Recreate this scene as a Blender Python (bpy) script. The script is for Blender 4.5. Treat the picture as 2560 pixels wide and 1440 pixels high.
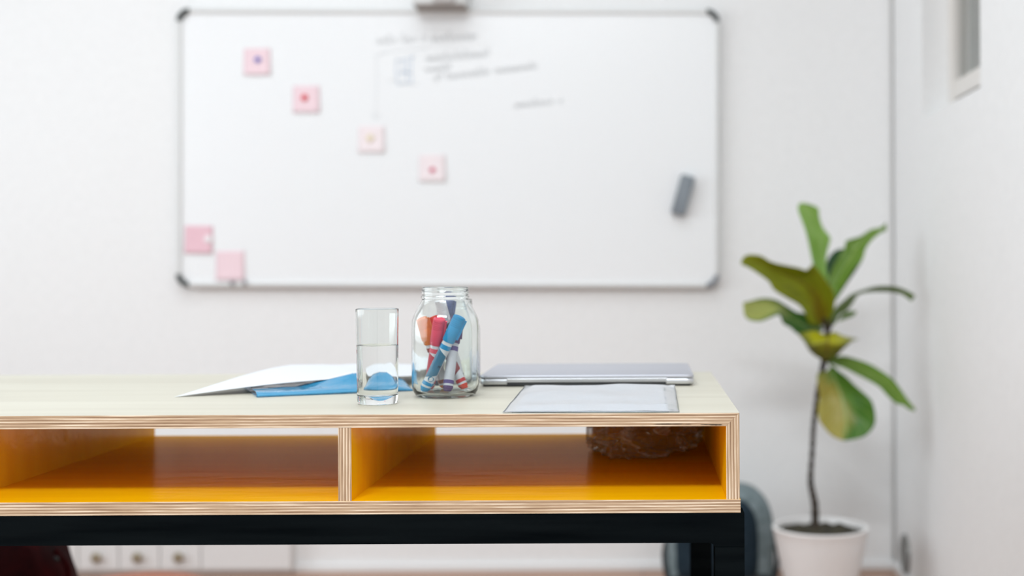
import bpy, bmesh, math, random
from mathutils import Vector, Matrix, noise
PI = math.pi
for o in list(bpy.data.objects): bpy.data.objects.remove(o)
C = bpy.context.scene.collection
S = bpy.context.scene

# ------------------------------------------------------------------ camera
F = 3100.0; VX, VY = 1603.0, 680.0; ROLL = 0.0045; H = 0.985
cd = bpy.data.cameras.new('camera'); cam = bpy.data.objects.new('camera', cd); C.objects.link(cam)
cd.sensor_width = 36.0; cd.lens = F / 2560 * 36
cd.shift_x = -(VX - 1280) / 2560; cd.shift_y = -(720 - VY) / 2560
cam.matrix_world = Matrix.Translation((0, 0, H)) @ Matrix.Rotation(PI / 2, 4, 'X') @ Matrix.Rotation(-ROLL, 4, 'Z')
cd.clip_start = 0.05; cd.clip_end = 50
cd.dof.use_dof = True; cd.dof.focus_distance = 1.74; cd.dof.aperture_fstop = 2.1
S.camera = cam

# ------------------------------------------------------------------ world, light, exposure
S.view_settings.view_transform = 'Standard'; S.view_settings.look = 'None'
S.view_settings.gamma = 1; S.view_settings.use_curve_mapping = False
S.view_settings.exposure = -0.07
w = bpy.data.worlds.new('world'); S.world = w; w.use_nodes = True
w.node_tree.nodes['Background'].inputs[0].default_value = (0.85, 0.92, 1, 1)
w.node_tree.nodes['Background'].inputs[1].default_value = 0.6
CEIL = 3.4
def area(name, x0, x1, y0, y1, power, col):
    l = bpy.data.lights.new(name, 'AREA'); l.shape = 'RECTANGLE'; l.size = x1 - x0; l.size_y = y1 - y0
    l.energy = power; l.color = col
    o = bpy.data.objects.new(name, l); C.objects.link(o); o.location = ((x0 + x1) / 2, (y0 + y1) / 2, CEIL - 0.02)
    return o
SKY = [(-1.9, 0.2, 1.5, 3.0), (-1.5, 0.4, -1.5, -0.9)]          # two roof lights in the ceiling
area('roof_daylight', *SKY[0], 30, (0.88, 0.96, 1.0))
area('roof_daylight', *SKY[1], 176, (0.90, 0.96, 1.0))
WL2 = (0.2, 3.2, 0.8, 2.4)                                  # window in the left wall: y0, y1, z0, z1
o = area('window_daylight', 0, WL2[1] - WL2[0], 0, WL2[3] - WL2[2], 56, (0.86, 0.95, 1.0))
o.location = (-3.33, (WL2[0] + WL2[1]) / 2, (WL2[2] + WL2[3]) / 2); o.rotation_euler = (PI / 2, 0, -PI / 2)

# ------------------------------------------------------------------ helpers
def P(px, py, Z):
    """world point at depth Z seen at pixel px,py of the photograph"""
    u, v = px - VX, py - VY
    return Vector(((u - ROLL * v) * Z / F, Z, H - (v + ROLL * u) * Z / F))

def tag(o, label=None, cat=None, group=None, kind=None):
    if label: o['label'] = label
    if cat: o['category'] = cat
    if group: o['group'] = group
    if kind: o['kind'] = kind
    return o

def empty(name, loc, rot=(0, 0, 0)):
    o = bpy.data.objects.new(name, None); C.objects.link(o); o.location = loc; o.rotation_euler = rot
    o.empty_display_size = 0.02
    return o

def obj(name, bm, mats, parent=None, smooth=False, world=True):
    """link bm as one mesh; coordinates are world ones unless world=False (then local to parent)"""
    me = bpy.data.meshes.new(name); bmesh.ops.recalc_face_normals(bm, faces=bm.faces); bm.to_mesh(me); bm.free()
    for m in (mats if isinstance(mats, (list, tuple)) else [mats]): me.materials.append(m)
    if smooth:
        for p in me.polygons: p.use_smooth = True
    o = bpy.data.objects.new(name, me); C.objects.link(o)
    if parent:
        o.parent = parent
        if world:
            M = Matrix.Translation(parent.location) @ parent.rotation_euler.to_matrix().to_4x4()
            par = parent.parent
            while par:
                M = Matrix.Translation(par.location) @ par.rotation_euler.to_matrix().to_4x4() @ M; par = par.parent
            me.transform(M.inverted())
    return o

def smooth_by_angle(o, deg=35):
    for p in o.data.polygons: p.use_smooth = True
    try: o.data.set_sharp_from_angle(angle=math.radians(deg))
    except Exception: pass
    return o

def box(bm, x0, x1, y0, y1, z0, z1, bev=0, mi=0, seg=2):
    r = bmesh.ops.create_cube(bm, size=1)
    vs = r['verts']
    for v in vs:
        v.co = Vector((x0 + (v.co.x + .5) * (x1 - x0), y0 + (v.co.y + .5) * (y1 - y0), z0 + (v.co.z + .5) * (z1 - z0)))
    fs = set(f for v in vs for f in v.link_faces)
    for f in fs: f.material_index = mi
    if bev:
        es = list(set(e for v in vs for e in v.link_edges))
        bmesh.ops.bevel(bm, geom=es, offset=bev, segments=seg, affect='EDGES', profile=.5)
    return fs

def lathe(bm, prof, n=64, cap0=False, cap1=False, M=None, mi=0, closed=False):
    rings = []
    for r, z in prof:
        if r < 1e-6: rings.append([bm.verts.new((0, 0, z))])
        else: rings.append([bm.verts.new((r * math.cos(2 * PI * k / n), r * math.sin(2 * PI * k / n), z)) for k in range(n)])
    allv = [v for r in rings for v in r]
    pairs = list(zip(rings[:-1], rings[1:])) + ([(rings[-1], rings[0])] if closed else [])
    for a, b in pairs:
        for k in range(n):
            k2 = (k + 1) % n
            if len(a) == 1 and len(b) == 1: continue
            if len(a) == 1: f = bm.faces.new((a[0], b[k2], b[k]))
            elif len(b) == 1: f = bm.faces.new((a[k], a[k2], b[0]))
            else: f = bm.faces.new((a[k], a[k2], b[k2], b[k]))
            f.material_index = mi
    if cap0 and len(rings[0]) > 1: bm.faces.new(rings[0]).material_index = mi
    if cap1 and len(rings[-1]) > 1: bm.faces.new(rings[-1]).material_index = mi
    if M is not None: bmesh.ops.transform(bm, matrix=M, verts=allv)
    return allv

def tube(bm, pts, rad, n=12, mi=0):
    pts = [Vector(p) for p in pts]
    rads = rad if isinstance(rad, (list, tuple)) else [rad] * len(pts)
    prev = None; rings = []
    for i, p in enumerate(pts):
        t = (pts[min(i + 1, len(pts) - 1)] - pts[max(i - 1, 0)]).normalized()
        if prev is None:
            a = t.orthogonal().normalized()
        else:
            a = (prev - t * prev.dot(t)).normalized()
        prev = a; b = t.cross(a)
        rings.append([bm.verts.new(p + (a * math.cos(2 * PI * k / n) + b * math.sin(2 * PI * k / n)) * rads[i]) for k in range(n)])
    for a, b in zip(rings[:-1], rings[1:]):
        for k in range(n):
            bm.faces.new((a[k], a[(k + 1) % n], b[(k + 1) % n], b[k])).material_index = mi
    bm.faces.new(rings[0]).material_index = mi; bm.faces.new(rings[-1]).material_index = mi

def catmull(pts, n=8):
    out = []
    for i in range(len(pts) - 1):
        p0, p1, p2, p3 = pts[max(i - 1, 0)], pts[i], pts[i + 1], pts[min(i + 2, len(pts) - 1)]
        for k in range(n):
            t = k / n
            out.append(tuple(0.5 * (2 * b + (c - a) * t + (2 * a - 5 * b + 4 * c - d) * t * t + (-a + 3 * b - 3 * c + d) * t ** 3)
                             for a, b, c, d in zip(p0, p1, p2, p3)))
    out.append(tuple(pts[-1])); return out

def resample(pts, n):
    L = [0]
    for a, b in zip(pts[:-1], pts[1:]): L.append(L[-1] + math.dist(a, b))
    out = []; j = 0
    for k in range(n):
        s = L[-1] * k / (n - 1)
        while j < len(pts) - 2 and L[j + 1] < s: j += 1
        t = (s - L[j]) / max(1e-9, L[j + 1] - L[j])
        out.append(tuple(a + (b - a) * min(1, t) for a, b in zip(pts[j], pts[j + 1])))
    return out

# ------------------------------------------------------------------ materials
def mat(name, col, rough=.5, metal=0, spec=.5, **kw):
    m = bpy.data.materials.new(name); m.use_nodes = True
    b = m.node_tree.nodes['Principled BSDF']
    b.inputs['Base Color'].default_value = (*col, 1); b.inputs['Roughness'].default_value = rough
    b.inputs['Metallic'].default_value = metal; b.inputs['Specular IOR Level'].default_value = spec
    for k, v in kw.items(): b.inputs[k.replace('_', ' ')].default_value = v
    return m
def nt(m): return m.node_tree, m.node_tree.nodes, m.node_tree.links, m.node_tree.nodes['Principled BSDF']
def noise_mat(name, c1, c2, scale=(5, 5, 5), detail=4, rough=.5, bump=0, lo=.35, hi=.65, nscale=1, **kw):
    m = mat(name, c1, rough, **kw); t, N, L, b = nt(m)
    tc = N.new('ShaderNodeTexCoord'); mp = N.new('ShaderNodeMapping'); mp.inputs['Scale'].default_value = scale
    nz = N.new('ShaderNodeTexNoise'); nz.inputs['Scale'].default_value = nscale; nz.inputs['Detail'].default_value = detail
    rp = N.new('ShaderNodeValToRGB'); rp.color_ramp.elements[0].position = lo; rp.color_ramp.elements[1].position = hi
    rp.color_ramp.elements[0].color = (*c1, 1); rp.color_ramp.elements[1].color = (*c2, 1)
    L.new(tc.outputs['Object'], mp.inputs[0]); L.new(mp.outputs[0], nz.inputs[0]); L.new(nz.outputs[0], rp.inputs[0]); L.new(rp.outputs[0], b.inputs['Base Color'])
    if bump:
        bp = N.new('ShaderNodeBump'); bp.inputs['Strength'].default_value = bump; bp.inputs['Distance'].default_value = .002
        L.new(nz.outputs[0], bp.inputs['Height']); L.new(bp.outputs[0], b.inputs['Normal'])
    return m

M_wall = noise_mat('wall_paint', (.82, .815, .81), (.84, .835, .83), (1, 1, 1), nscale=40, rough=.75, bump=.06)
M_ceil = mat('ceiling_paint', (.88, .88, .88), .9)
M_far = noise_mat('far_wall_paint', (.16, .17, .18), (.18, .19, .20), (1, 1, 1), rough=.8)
M_trim = mat('trim_paint', (.82, .82, .82), .45)

def ply(name, axis, seed):
    """birch plywood edge: layers stacked along axis (0=x, 2=z), fine grain along the other"""
    m = mat(name, (.6, .4, .24), .6, spec=.3); t, N, L, b = nt(m)
    tc = N.new('ShaderNodeTexCoord'); sp = N.new('ShaderNodeSeparateXYZ'); L.new(tc.outputs['Object'], sp.inputs[0])
    mp = N.new('ShaderNodeMapping'); mp.inputs['Scale'].default_value = (9, 9, 380) if axis == 2 else (380, 9, 9)
    mp.inputs['Location'].default_value = (seed, seed * 2, seed * 3)
    nz = N.new('ShaderNodeTexNoise'); nz.inputs['Scale'].default_value = 1; nz.inputs['Detail'].default_value = 5; nz.inputs['Roughness'].default_value = .65
    L.new(tc.outputs['Object'], mp.inputs[0]); L.new(mp.outputs[0], nz.inputs[0])
    # slow wobble of the layers
    mp2 = N.new('ShaderNodeMapping'); mp2.inputs['Scale'].default_value = (2.2, 2.2, 12) if axis == 2 else (12, 2.2, 8)
    n2 = N.new('ShaderNodeTexNoise'); n2.inputs['Scale'].default_value = 1; L.new(tc.outputs['Object'], mp2.inputs[0]); L.new(mp2.outputs[0], n2.inputs[0])
    ma = N.new('ShaderNodeMath'); ma.operation = 'MULTIPLY'; ma.inputs[1].default_value = 2 * PI / 0.0040
    L.new(sp.outputs[axis], ma.inputs[0])
    mw = N.new('ShaderNodeMath'); mw.operation = 'MULTIPLY_ADD'; mw.inputs[1].default_value = 5.0; L.new(n2.outputs[0], mw.inputs[0]); L.new(ma.outputs[0], mw.inputs[2])
    si = N.new('ShaderNodeMath'); si.operation = 'SINE'; L.new(mw.outputs[0], si.inputs[0])
    ad = N.new('ShaderNodeMath'); ad.operation = 'MULTIPLY_ADD'; ad.inputs[1].default_value = .17; L.new(si.outputs[0], ad.inputs[0]); L.new(nz.outputs[0], ad.inputs[2])
    rp = N.new('ShaderNodeValToRGB'); e = rp.color_ramp.elements
    e[0].position = .16; e[0].color = (.17, .095, .05, 1); e[1].position = .74; e[1].color = (.86, .74, .58, 1)
    for pos, col in ((.32, (.34, .22, .135, 1)), (.44, (.47, .335, .215, 1)), (.60, (.55, .41, .275, 1))):
        x = e.new(pos); x.color = col
    L.new(ad.outputs[0], rp.inputs[0]); L.new(rp.outputs[0], b.inputs['Base Color'])
    bp = N.new('ShaderNodeBump'); bp.inputs['Strength'].default_value = .25; bp.inputs['Distance'].default_value = .0006
    L.new(ad.outputs[0], bp.inputs['Height']); L.new(bp.outputs[0], b.inputs['Normal'])
    return m
M_plyz = ply('plywood_edge_flat', 2, 3.1); M_plyx = ply('plywood_edge_upright', 0, 7.7)
M_veneer = noise_mat('birch_veneer', (.52, .49, .40), (.60, .575, .48), (1.3, 14, 5), detail=6, rough=.42, lo=.3, hi=.7, spec=.4)
M_yellow = noise_mat('yellow_paint', (.88, .45, .0006), (.92, .52, .0008), (3, 30, 8), detail=5, rough=.30, bump=.12, spec=0)
t_, N_, L_, b_ = nt(M_yellow)                                   # thin satin varnish over the paint
g_ = N_.new('ShaderNodeBsdfGlossy'); g_.inputs['Color'].default_value = (1, .70, .55, 1); g_.inputs['Roughness'].default_value = .2
x_ = N_.new('ShaderNodeMixShader'); x_.inputs[0].default_value = .13
L_.new(b_.outputs[0], x_.inputs[1]); L_.new(g_.outputs[0], x_.inputs[2]); L_.new(x_.outputs[0], N_['Material Output'].inputs[0])
nz_ = N_.new('ShaderNodeTexNoise'); nz_.inputs['Scale'].default_value = 1; nz_.inputs['Detail'].default_value = 5; mp_ = N_.new('ShaderNodeMapping'); mp_.inputs['Scale'].default_value = (7, 26, 20); tc_ = N_.new('ShaderNodeTexCoord')
bp_ = N_.new('ShaderNodeBump'); bp_.inputs['Strength'].default_value = .5; bp_.inputs['Distance'].default_value = .003
L_.new(tc_.outputs['Object'], mp_.inputs[0]); L_.new(mp_.outputs[0], nz_.inputs[0]); L_.new(nz_.outputs[0], bp_.inputs['Height']); L_.new(bp_.outputs[0], g_.inputs['Normal'])
M_black = noise_mat('black_lacquer', (.0022, .0032, .004), (.005, .007, .008), (4, 4, 60), detail=6, rough=.45, bump=.35, spec=0)
M_glass = mat('clear_glass', (.96, .985, .975), 0, Transmission_Weight=1, IOR=1.47)
def glass_node(name, ior):
    m = bpy.data.materials.new(name); m.use_nodes = True; N = m.node_tree.nodes; N.remove(N['Principled BSDF'])
    g = N.new('ShaderNodeBsdfGlass'); g.inputs['Roughness'].default_value = 0; g.inputs['IOR'].default_value = ior
    m.node_tree.links.new(g.outputs[0], N['Material Output'].inputs[0]); return m
M_water = glass_node('water', 1.333); M_water_in = glass_node('water_against_glass', 1.333 / 1.47)
M_alu = mat('brushed_aluminium', (.62, .63, .65), .38, 1)
M_alu2 = mat('aluminium_lid', (.50, .51, .56), .45, .75)
M_dark = mat('dark_plastic', (.015, .016, .018), .5)
M_board = mat('whiteboard_enamel', (.86, .865, .87), .3, spec=.35)
M_frame = mat('board_frame', (.70, .70, .69), .4, .1)
M_corner = mat('corner_plastic', (.035, .042, .04), .5)
M_corner2 = mat('corner_plastic_grey', (.22, .235, .26), .5)

def wood_floor():
    m = mat('floor_wood', (.5, .25, .13), .35); t, N, L, b = nt(m)
    tc = N.new('ShaderNodeTexCoord'); mp = N.new('ShaderNodeMapping')
    br = N.new('ShaderNodeTexBrick'); br.inputs['Scale'].default_value = 1; br.inputs['Brick Width'].default_value = 1.6; br.inputs['Row Height'].default_value = .13
    br.inputs['Mortar Size'].default_value = .002; br.inputs['Color1'].default_value = (.60, .36, .25, 1); br.inputs['Color2'].default_value = (.52, .29, .19, 1); br.inputs['Mortar'].default_value = (.16, .06, .03, 1)
    nz = N.new('ShaderNodeTexNoise'); nz.inputs['Scale'].default_value = 1; mp.inputs['Scale'].default_value = (3, 40, 1)
    mx = N.new('ShaderNodeMixRGB'); mx.blend_type = 'MULTIPLY'; mx.inputs[0].default_value = .5
    L.new(tc.outputs['Object'], br.inputs[0]); L.new(tc.outputs['Object'], mp.inputs[0]); L.new(mp.outputs[0], nz.inputs[0])
    L.new(br.outputs[0], mx.inputs[1]); L.new(nz.outputs[0], mx.inputs[2]); L.new(mx.outputs[0], b.inputs['Base Color']); return m
M_floor = wood_floor()

# ------------------------------------------------------------------ the room
XR, YB, XL, YF = 0.836, 4.10, -3.3, -3.0
def struct(name, bm, m, **k): return tag(obj(name, bm, m, **k), kind='structure')
bm = bmesh.new(); box(bm, XL - .2, XR + .25, YF - .2, YB + .2, -.1, 0); struct('floor', bm, M_floor)
bm = bmesh.new(); box(bm, XL - .2, XR + .25, YB, YB + .2, 0, CEIL); struct('wall_back', bm, M_wall)
bm = bmesh.new()
for y0, y1, z0, z1 in ((YF, WL2[0], 0, CEIL), (WL2[1], YB, 0, CEIL), (WL2[0], WL2[1], 0, WL2[2]), (WL2[0], WL2[1], WL2[3], CEIL)): box(bm, XL - .2, XL, y0, y1, z0, z1)
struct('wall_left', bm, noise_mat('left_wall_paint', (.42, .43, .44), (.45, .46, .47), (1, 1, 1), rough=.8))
bm = bmesh.new()
for y0, y1, z0, z1 in ((WL2[0], WL2[0] + .05, WL2[2], WL2[3]), (WL2[1] - .05, WL2[1], WL2[2], WL2[3]), (WL2[0], WL2[1], WL2[2], WL2[2] + .05), (WL2[0], WL2[1], WL2[3] - .05, WL2[3]), (1.67, 1.73, WL2[2], WL2[3])): box(bm, XL - .12, XL - .06, y0, y1, z0, z1)
struct('window_2', bm, M_trim)
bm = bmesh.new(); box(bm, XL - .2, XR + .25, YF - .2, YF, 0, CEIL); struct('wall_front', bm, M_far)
WY0, WY1, WZ0, WZ1 = 3.05, 3.676, 1.436, 2.45        # opening in the right wall
bm = bmesh.new()
box(bm, XR, XR + .22, YF, WY0, 0, CEIL); box(bm, XR, XR + .22, WY1, YB, 0, CEIL)
box(bm, XR, XR + .22, WY0, WY1, 0, WZ0); box(bm, XR, XR + .22, WY0, WY1, WZ1, CEIL)
bmesh.ops.remove_doubles(bm, verts=bm.verts, dist=1e-5)
struct('wall_right', bm, M_wall)
bm = bmesh.new()                                      # ceiling with two openings
for (hx0, hx1, hy0, hy1), (ya, yb) in zip(SKY, ((.3, YB + .2), (YF - .2, .3))):
    for x0, x1, y0, y1 in ((XL - .2, hx0, ya, yb), (hx1, XR + .25, ya, yb), (hx0, hx1, ya, hy0), (hx0, hx1, hy1, yb)):
        box(bm, x0, x1, y0, y1, CEIL, CEIL + .15)
struct('ceiling', bm, M_ceil)
bm = bmesh.new(); box(bm, XL, XR, YB - .012, YB, 0, .026, .003); struct('baseboard_back', bm, M_trim)
bm = bmesh.new(); box(bm, XR - .012, XR, 0, YB - .012, 0, .026, .003); struct('baseboard_right', bm, M_trim)

# window in the right wall: frame, sash, pane, grey-green blind behind the pane
M_win = mat('window_paint', (.74, .70, .66), .4)
M_blind = noise_mat('blind_cloth', (.13, .14, .10), (.20, .21, .155), (1, 26, .3), detail=3, rough=.8)
wt = XR + .076
bm = bmesh.new()
for y0, y1, z0, z1 in ((WY0, WY0 + .05, WZ0, WZ1), (WY1 - .06, WY1, WZ0, WZ1), (WY0 + .05, WY1 - .06, WZ1 - .05, WZ1)):
    box(bm, wt, wt + .05, y0, y1, z0, z1, .003)
win = struct('window_1', bm, M_win)
bm = bmesh.new(); box(bm, wt + .004, wt + .044, WY0 + .05, WY1 - .06, WZ0 + .049, WZ0 + .102, .004); obj('bottom_rail', bm, M_win, win)
bm = bmesh.new(); box(bm, wt + .012, wt + .05, WY0 + .05, WY1 - .06, WZ0, WZ0 + .049); obj('rail_gap_strip', bm, mat('gap_dark', (.10, .085, .07), .7), win)  # solid dark strip painted in for the dark gap below the rail
bm = bmesh.new(); box(bm, wt + .022, wt + .027, WY0 + .05, WY1 - .06, WZ0 + .102, WZ1 - .05); obj('window_pane', bm, M_glass, win)
bm = bmesh.new(); nb = 22
for k in range(nb):
    y0 = WY0 + .05 + (WY1 - WY0 - .085) * k / nb; y1 = WY0 + .05 + (WY1 - WY0 - .085) * (k + 1) / nb
    d = .012 * math.sin(k * 2.1)
    box(bm, wt + .062 + d, wt + .07 + d, y0, y1, WZ0, WZ1)
obj('blind', bm, M_blind, win)

# ------------------------------------------------------------------ desk
YD, YE = 1.66, 2.34; ZT = .796; T = .0178; XD0, XD1 = -1.448, .1306
ZI = ZT - T; ZS = ZI - .0980; ZB = ZS - T
desk = tag(empty('desk', ((XD0 + XD1) / 2, (YD + YE) / 2, 0)), 'plywood desk with open yellow-painted compartments on a black frame', 'desk')
def prism(bm, poly, y0, y1):
    a = [bm.verts.new((x, y0, z)) for x, z in poly]; b = [bm.verts.new((x, y1, z)) for x, z in poly]
    bm.faces.new(a); bm.faces.new(b[::-1])
    for k in range(len(poly)):
        k2 = (k + 1) % len(poly); bm.faces.new((a[k], b[k], b[k2], a[k2]))
def setmi(bm, fn):
    bm.normal_update()
    bmesh.ops.recalc_face_normals(bm, faces=bm.faces)
    for f in bm.faces: f.material_index = fn(f.normal, f.calc_center_median())
bm = bmesh.new(); prism(bm, [(XD0, ZT), (XD1, ZT), (XD1 - T, ZI), (XD0 + T, ZI)], YD, YE)
setmi(bm, lambda n, c: 1 if n.z > .9 else (2 if n.z < -.9 else 0))
obj('tabletop', bm, [M_plyz, M_veneer, M_yellow], desk)
for s, (xo, xi) in enumerate(((XD1, XD1 - T), (XD0, XD0 + T))):
    bm = bmesh.new(); prism(bm, [(xo, ZT - .0002), (xo, ZS), (xi, ZS), (xi, ZI - .0002)], YD, YE)
    inward = -1 if s == 0 else 1
    setmi(bm, lambda n, c: 1 if n.x * inward > .9 else (2 if n.x * inward < -.9 else 0))
    obj('side_panel', bm, [M_plyx, M_yellow, M_veneer], desk)
bm = bmesh.new(); box(bm, XD0, XD1 + .001, YD - .0008, YE, ZB, ZS)
setmi(bm, lambda n, c: 1 if n.z > .9 else 0); obj('bottom_panel', bm, [M_plyz, M_yellow], desk)
for xr in (-.389, -.919):
    bm = bmesh.new(); box(bm, xr - T, xr, YD, YE, ZS, ZI + .0003)
    setmi(bm, lambda n, c: 1 if abs(n.x) > .9 else 0); obj('divider', bm, [M_plyx, M_yellow], desk)
bm = bmesh.new(); box(bm, -.094, XD1 - T, YE - .016, YE - .001, ZS, ZI)
obj('back_panel', bm, M_yellow, desk)
bm = bmesh.new()                                       # dark voids in the plywood edge
random.seed(5)
for x0, x1, z, h in ((.0155, .056, ZI + .0032, .0009), (.078, .1, ZI + .0022, .0008), (.09, .108, ZI + .0018, .0013), (.058, .066, ZI + .003, .0004)):
    n = 10; top = []; bot = []
    for k in range(n + 1):
        t = k / n; x = x0 + (x1 - x0) * t; e = math.sin(PI * t) ** .5 * h * (.7 + .5 * random.random())
        top.append((x, z + e / 2)); bot.append((x, z - e / 2))
    poly = top + bot[::-1][1:-1]
    prism(bm, poly, YD - .0004, YD + .001)
obj('edge_void', bm, mat('void', (.006, .004, .003), .9), desk)
# black frame
B = .0395; FX0, FX1, FY0, FY1 = XD0 - .006, XD1 + .006, YD - .002, YE - .01
zf = ZB - .0004
def beam(name, x0, x1, y0, y1, z0, z1, b=.0015):
    bm = bmesh.new(); box(bm, x0, x1, y0, y1, z0, z1, b); return obj(name, bm, M_black, desk)
# front and rear U frames with rounded inner corners
for (y0, y1) in ((FY0, FY0 + B), (FY1 - B, FY1)):
    r = .006; pts = [(FX0, zf), (FX1, zf), (FX1, zf - B), (FX0, zf - B)]
    FX1 = XD1 + (.006 if y0 < 2 else -.002)
    bm = bmesh.new(); poly = [(FX0, zf), (FX1, zf), (FX1, zf - B - r)]
    for k in range(7):
        a = PI / 2 * k / 6; poly.append((FX1 - B - r + r * math.cos(a), zf - B - r + r * math.sin(a)))
    for k in range(7):
        a = PI / 2 + PI / 2 * k / 6; poly.append((FX0 + B + r + r * math.cos(a), zf - B - r + r * math.sin(a)))
    poly.append((FX0, zf - B - r))
    prism(bm, poly, y0, y1)
    bmesh.ops.bevel(bm, geom=[e for e in bm.edges if abs((e.verts[0].co - e.verts[1].co).y) < 1e-6], offset=.0009, segments=2, affect='EDGES')
    obj('cross_beam', bm, M_black, desk)
    beam('leg', FX1 - B, FX1, y0, y1, 0, zf - B - r, .0009); beam('leg', FX0, FX0 + B, y0, y1, 0, zf - B - r, .0009)
for x0 in (XD1 + .0055 - B, FX0): beam('side_beam', x0, x0 + B, FY0 + B, FY1 - B, zf - B, zf)

# ------------------------------------------------------------------ drinking glass
def gpt(px, Z): return (px - VX) * Z / F
gl = tag(empty('drinking_glass', (P(944, 1003, 1.796).x, 1.796, ZT + .0002)), 'straight clear glass half full of water on the desk', 'glass')
R = .0307; rb = .0287; WL = .0845
def orient(bm):      # open shells: keep the winding of the lathe, profile given so that normals point out of the material
    return bm
def obj_raw(name, bm, mats, parent):
    me = bpy.data.meshes.new(name); bm.to_mesh(me); bm.free()
    for m in mats: me.materials.append(m)
    for p in me.polygons: p.use_smooth = True
    o = bpy.data.objects.new(name, me); C.objects.link(o); o.parent = parent; return o
ri = lambda z: (rb - .0012) + (R - .0014 - rb + .0012) * (z - .018) / .112      # inner radius
bm = bmesh.new()
lathe(bm, [(0, .0012), (rb - .004, .0008), (rb - .0015, 0), (rb, .002), (rb + .0006, .012), (R, .13), (R, .1366)] + [(R - .0007 + .0007 * math.cos(a * PI / 8), .1367 + .0008 * math.sin(a * PI / 8)) for a in range(1, 8)] + [(R - .0014, .1366), (R - .0014, .13), (ri(WL + .0006), WL + .0006)], 96)
obj_raw('tumbler', bm, [M_glass], gl)
bm = bmesh.new()
lathe(bm, [(0, .0115), (rb - .004, .0125), (rb - .0025, .0145), (ri(.018), .018), (ri(WL + .0006), WL + .0006)], 96, mi=0)
lathe(bm, [(ri(WL + .0006), WL + .0006), (ri(WL) - .0012, WL), (0, WL)], 96, mi=1)
tag(obj_raw('water', bm, [M_water_in, M_water], gl), 'clear water')

# ------------------------------------------------------------------ jars
def jar_profile(k=1, hk=1):
    out = [(0, .0035), (.036, .002), (.0415, 0), (.0455, .0022), (.0495, .010), (.0512, .022), (.0515, .060), (.0515, .105), (.0505, .1165), (.0470, .126),
           (.0405, .138), (.0363, .1452), (.0352, .1478), (.0352, .1500), (.0366, .1510), (.0366, .1528), (.0352, .154), (.0352, .1565), (.0364, .1578), (.0364, .1594),
           (.0352, .1605), (.0352, .1655)] + [(.0340 + .0012 * math.cos(a * PI / 8), .1660 + .0014 * math.sin(a * PI / 8)) for a in range(0, 9)]
    inn = [(.0328, .1650), (.0328, .150), (.0338, .1455), (.0380, .1380), (.0445, .126), (.0478, .1165), (.0488, .105), (.0488, .022), (.0465, .0115), (.042, .006), (.034, .0048), (0, .0065)]
    return [(r * k, z * hk) for r, z in out + inn]
jx = P(1114, 985, 1.90).x; JY = 1.90
jar = tag(empty('glass_jar', (jx, JY, ZT + .0002)), 'large open glass jar full of felt-tip markers', 'jar')
def octo(bm):   # body of the jar has soft facets
    for v in bm.verts:
        r = math.hypot(v.co.x, v.co.y)
        if r > 1e-4 and .012 < v.co.z < .118:
            a = math.atan2(v.co.y, v.co.x); s = 1 - .010 * (1 - abs(math.cos(5 * a)))
            v.co.x *= s; v.co.y *= s
bm = bmesh.new(); lathe(bm, jar_profile(), 120); octo(bm); obj('jar_body', bm, M_glass, jar, smooth=True, world=False)
j2x = P(1136, 900, 2.035).x
jar2 = tag(empty('glass_jar', (j2x, 2.035, ZT + .0002)), 'smaller empty glass jar standing behind the jar of markers', 'jar')
bm = bmesh.new(); lathe(bm, jar_profile(.82, .87), 96); obj('jar_body', bm, M_glass, jar2, smooth=True, world=False)

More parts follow.
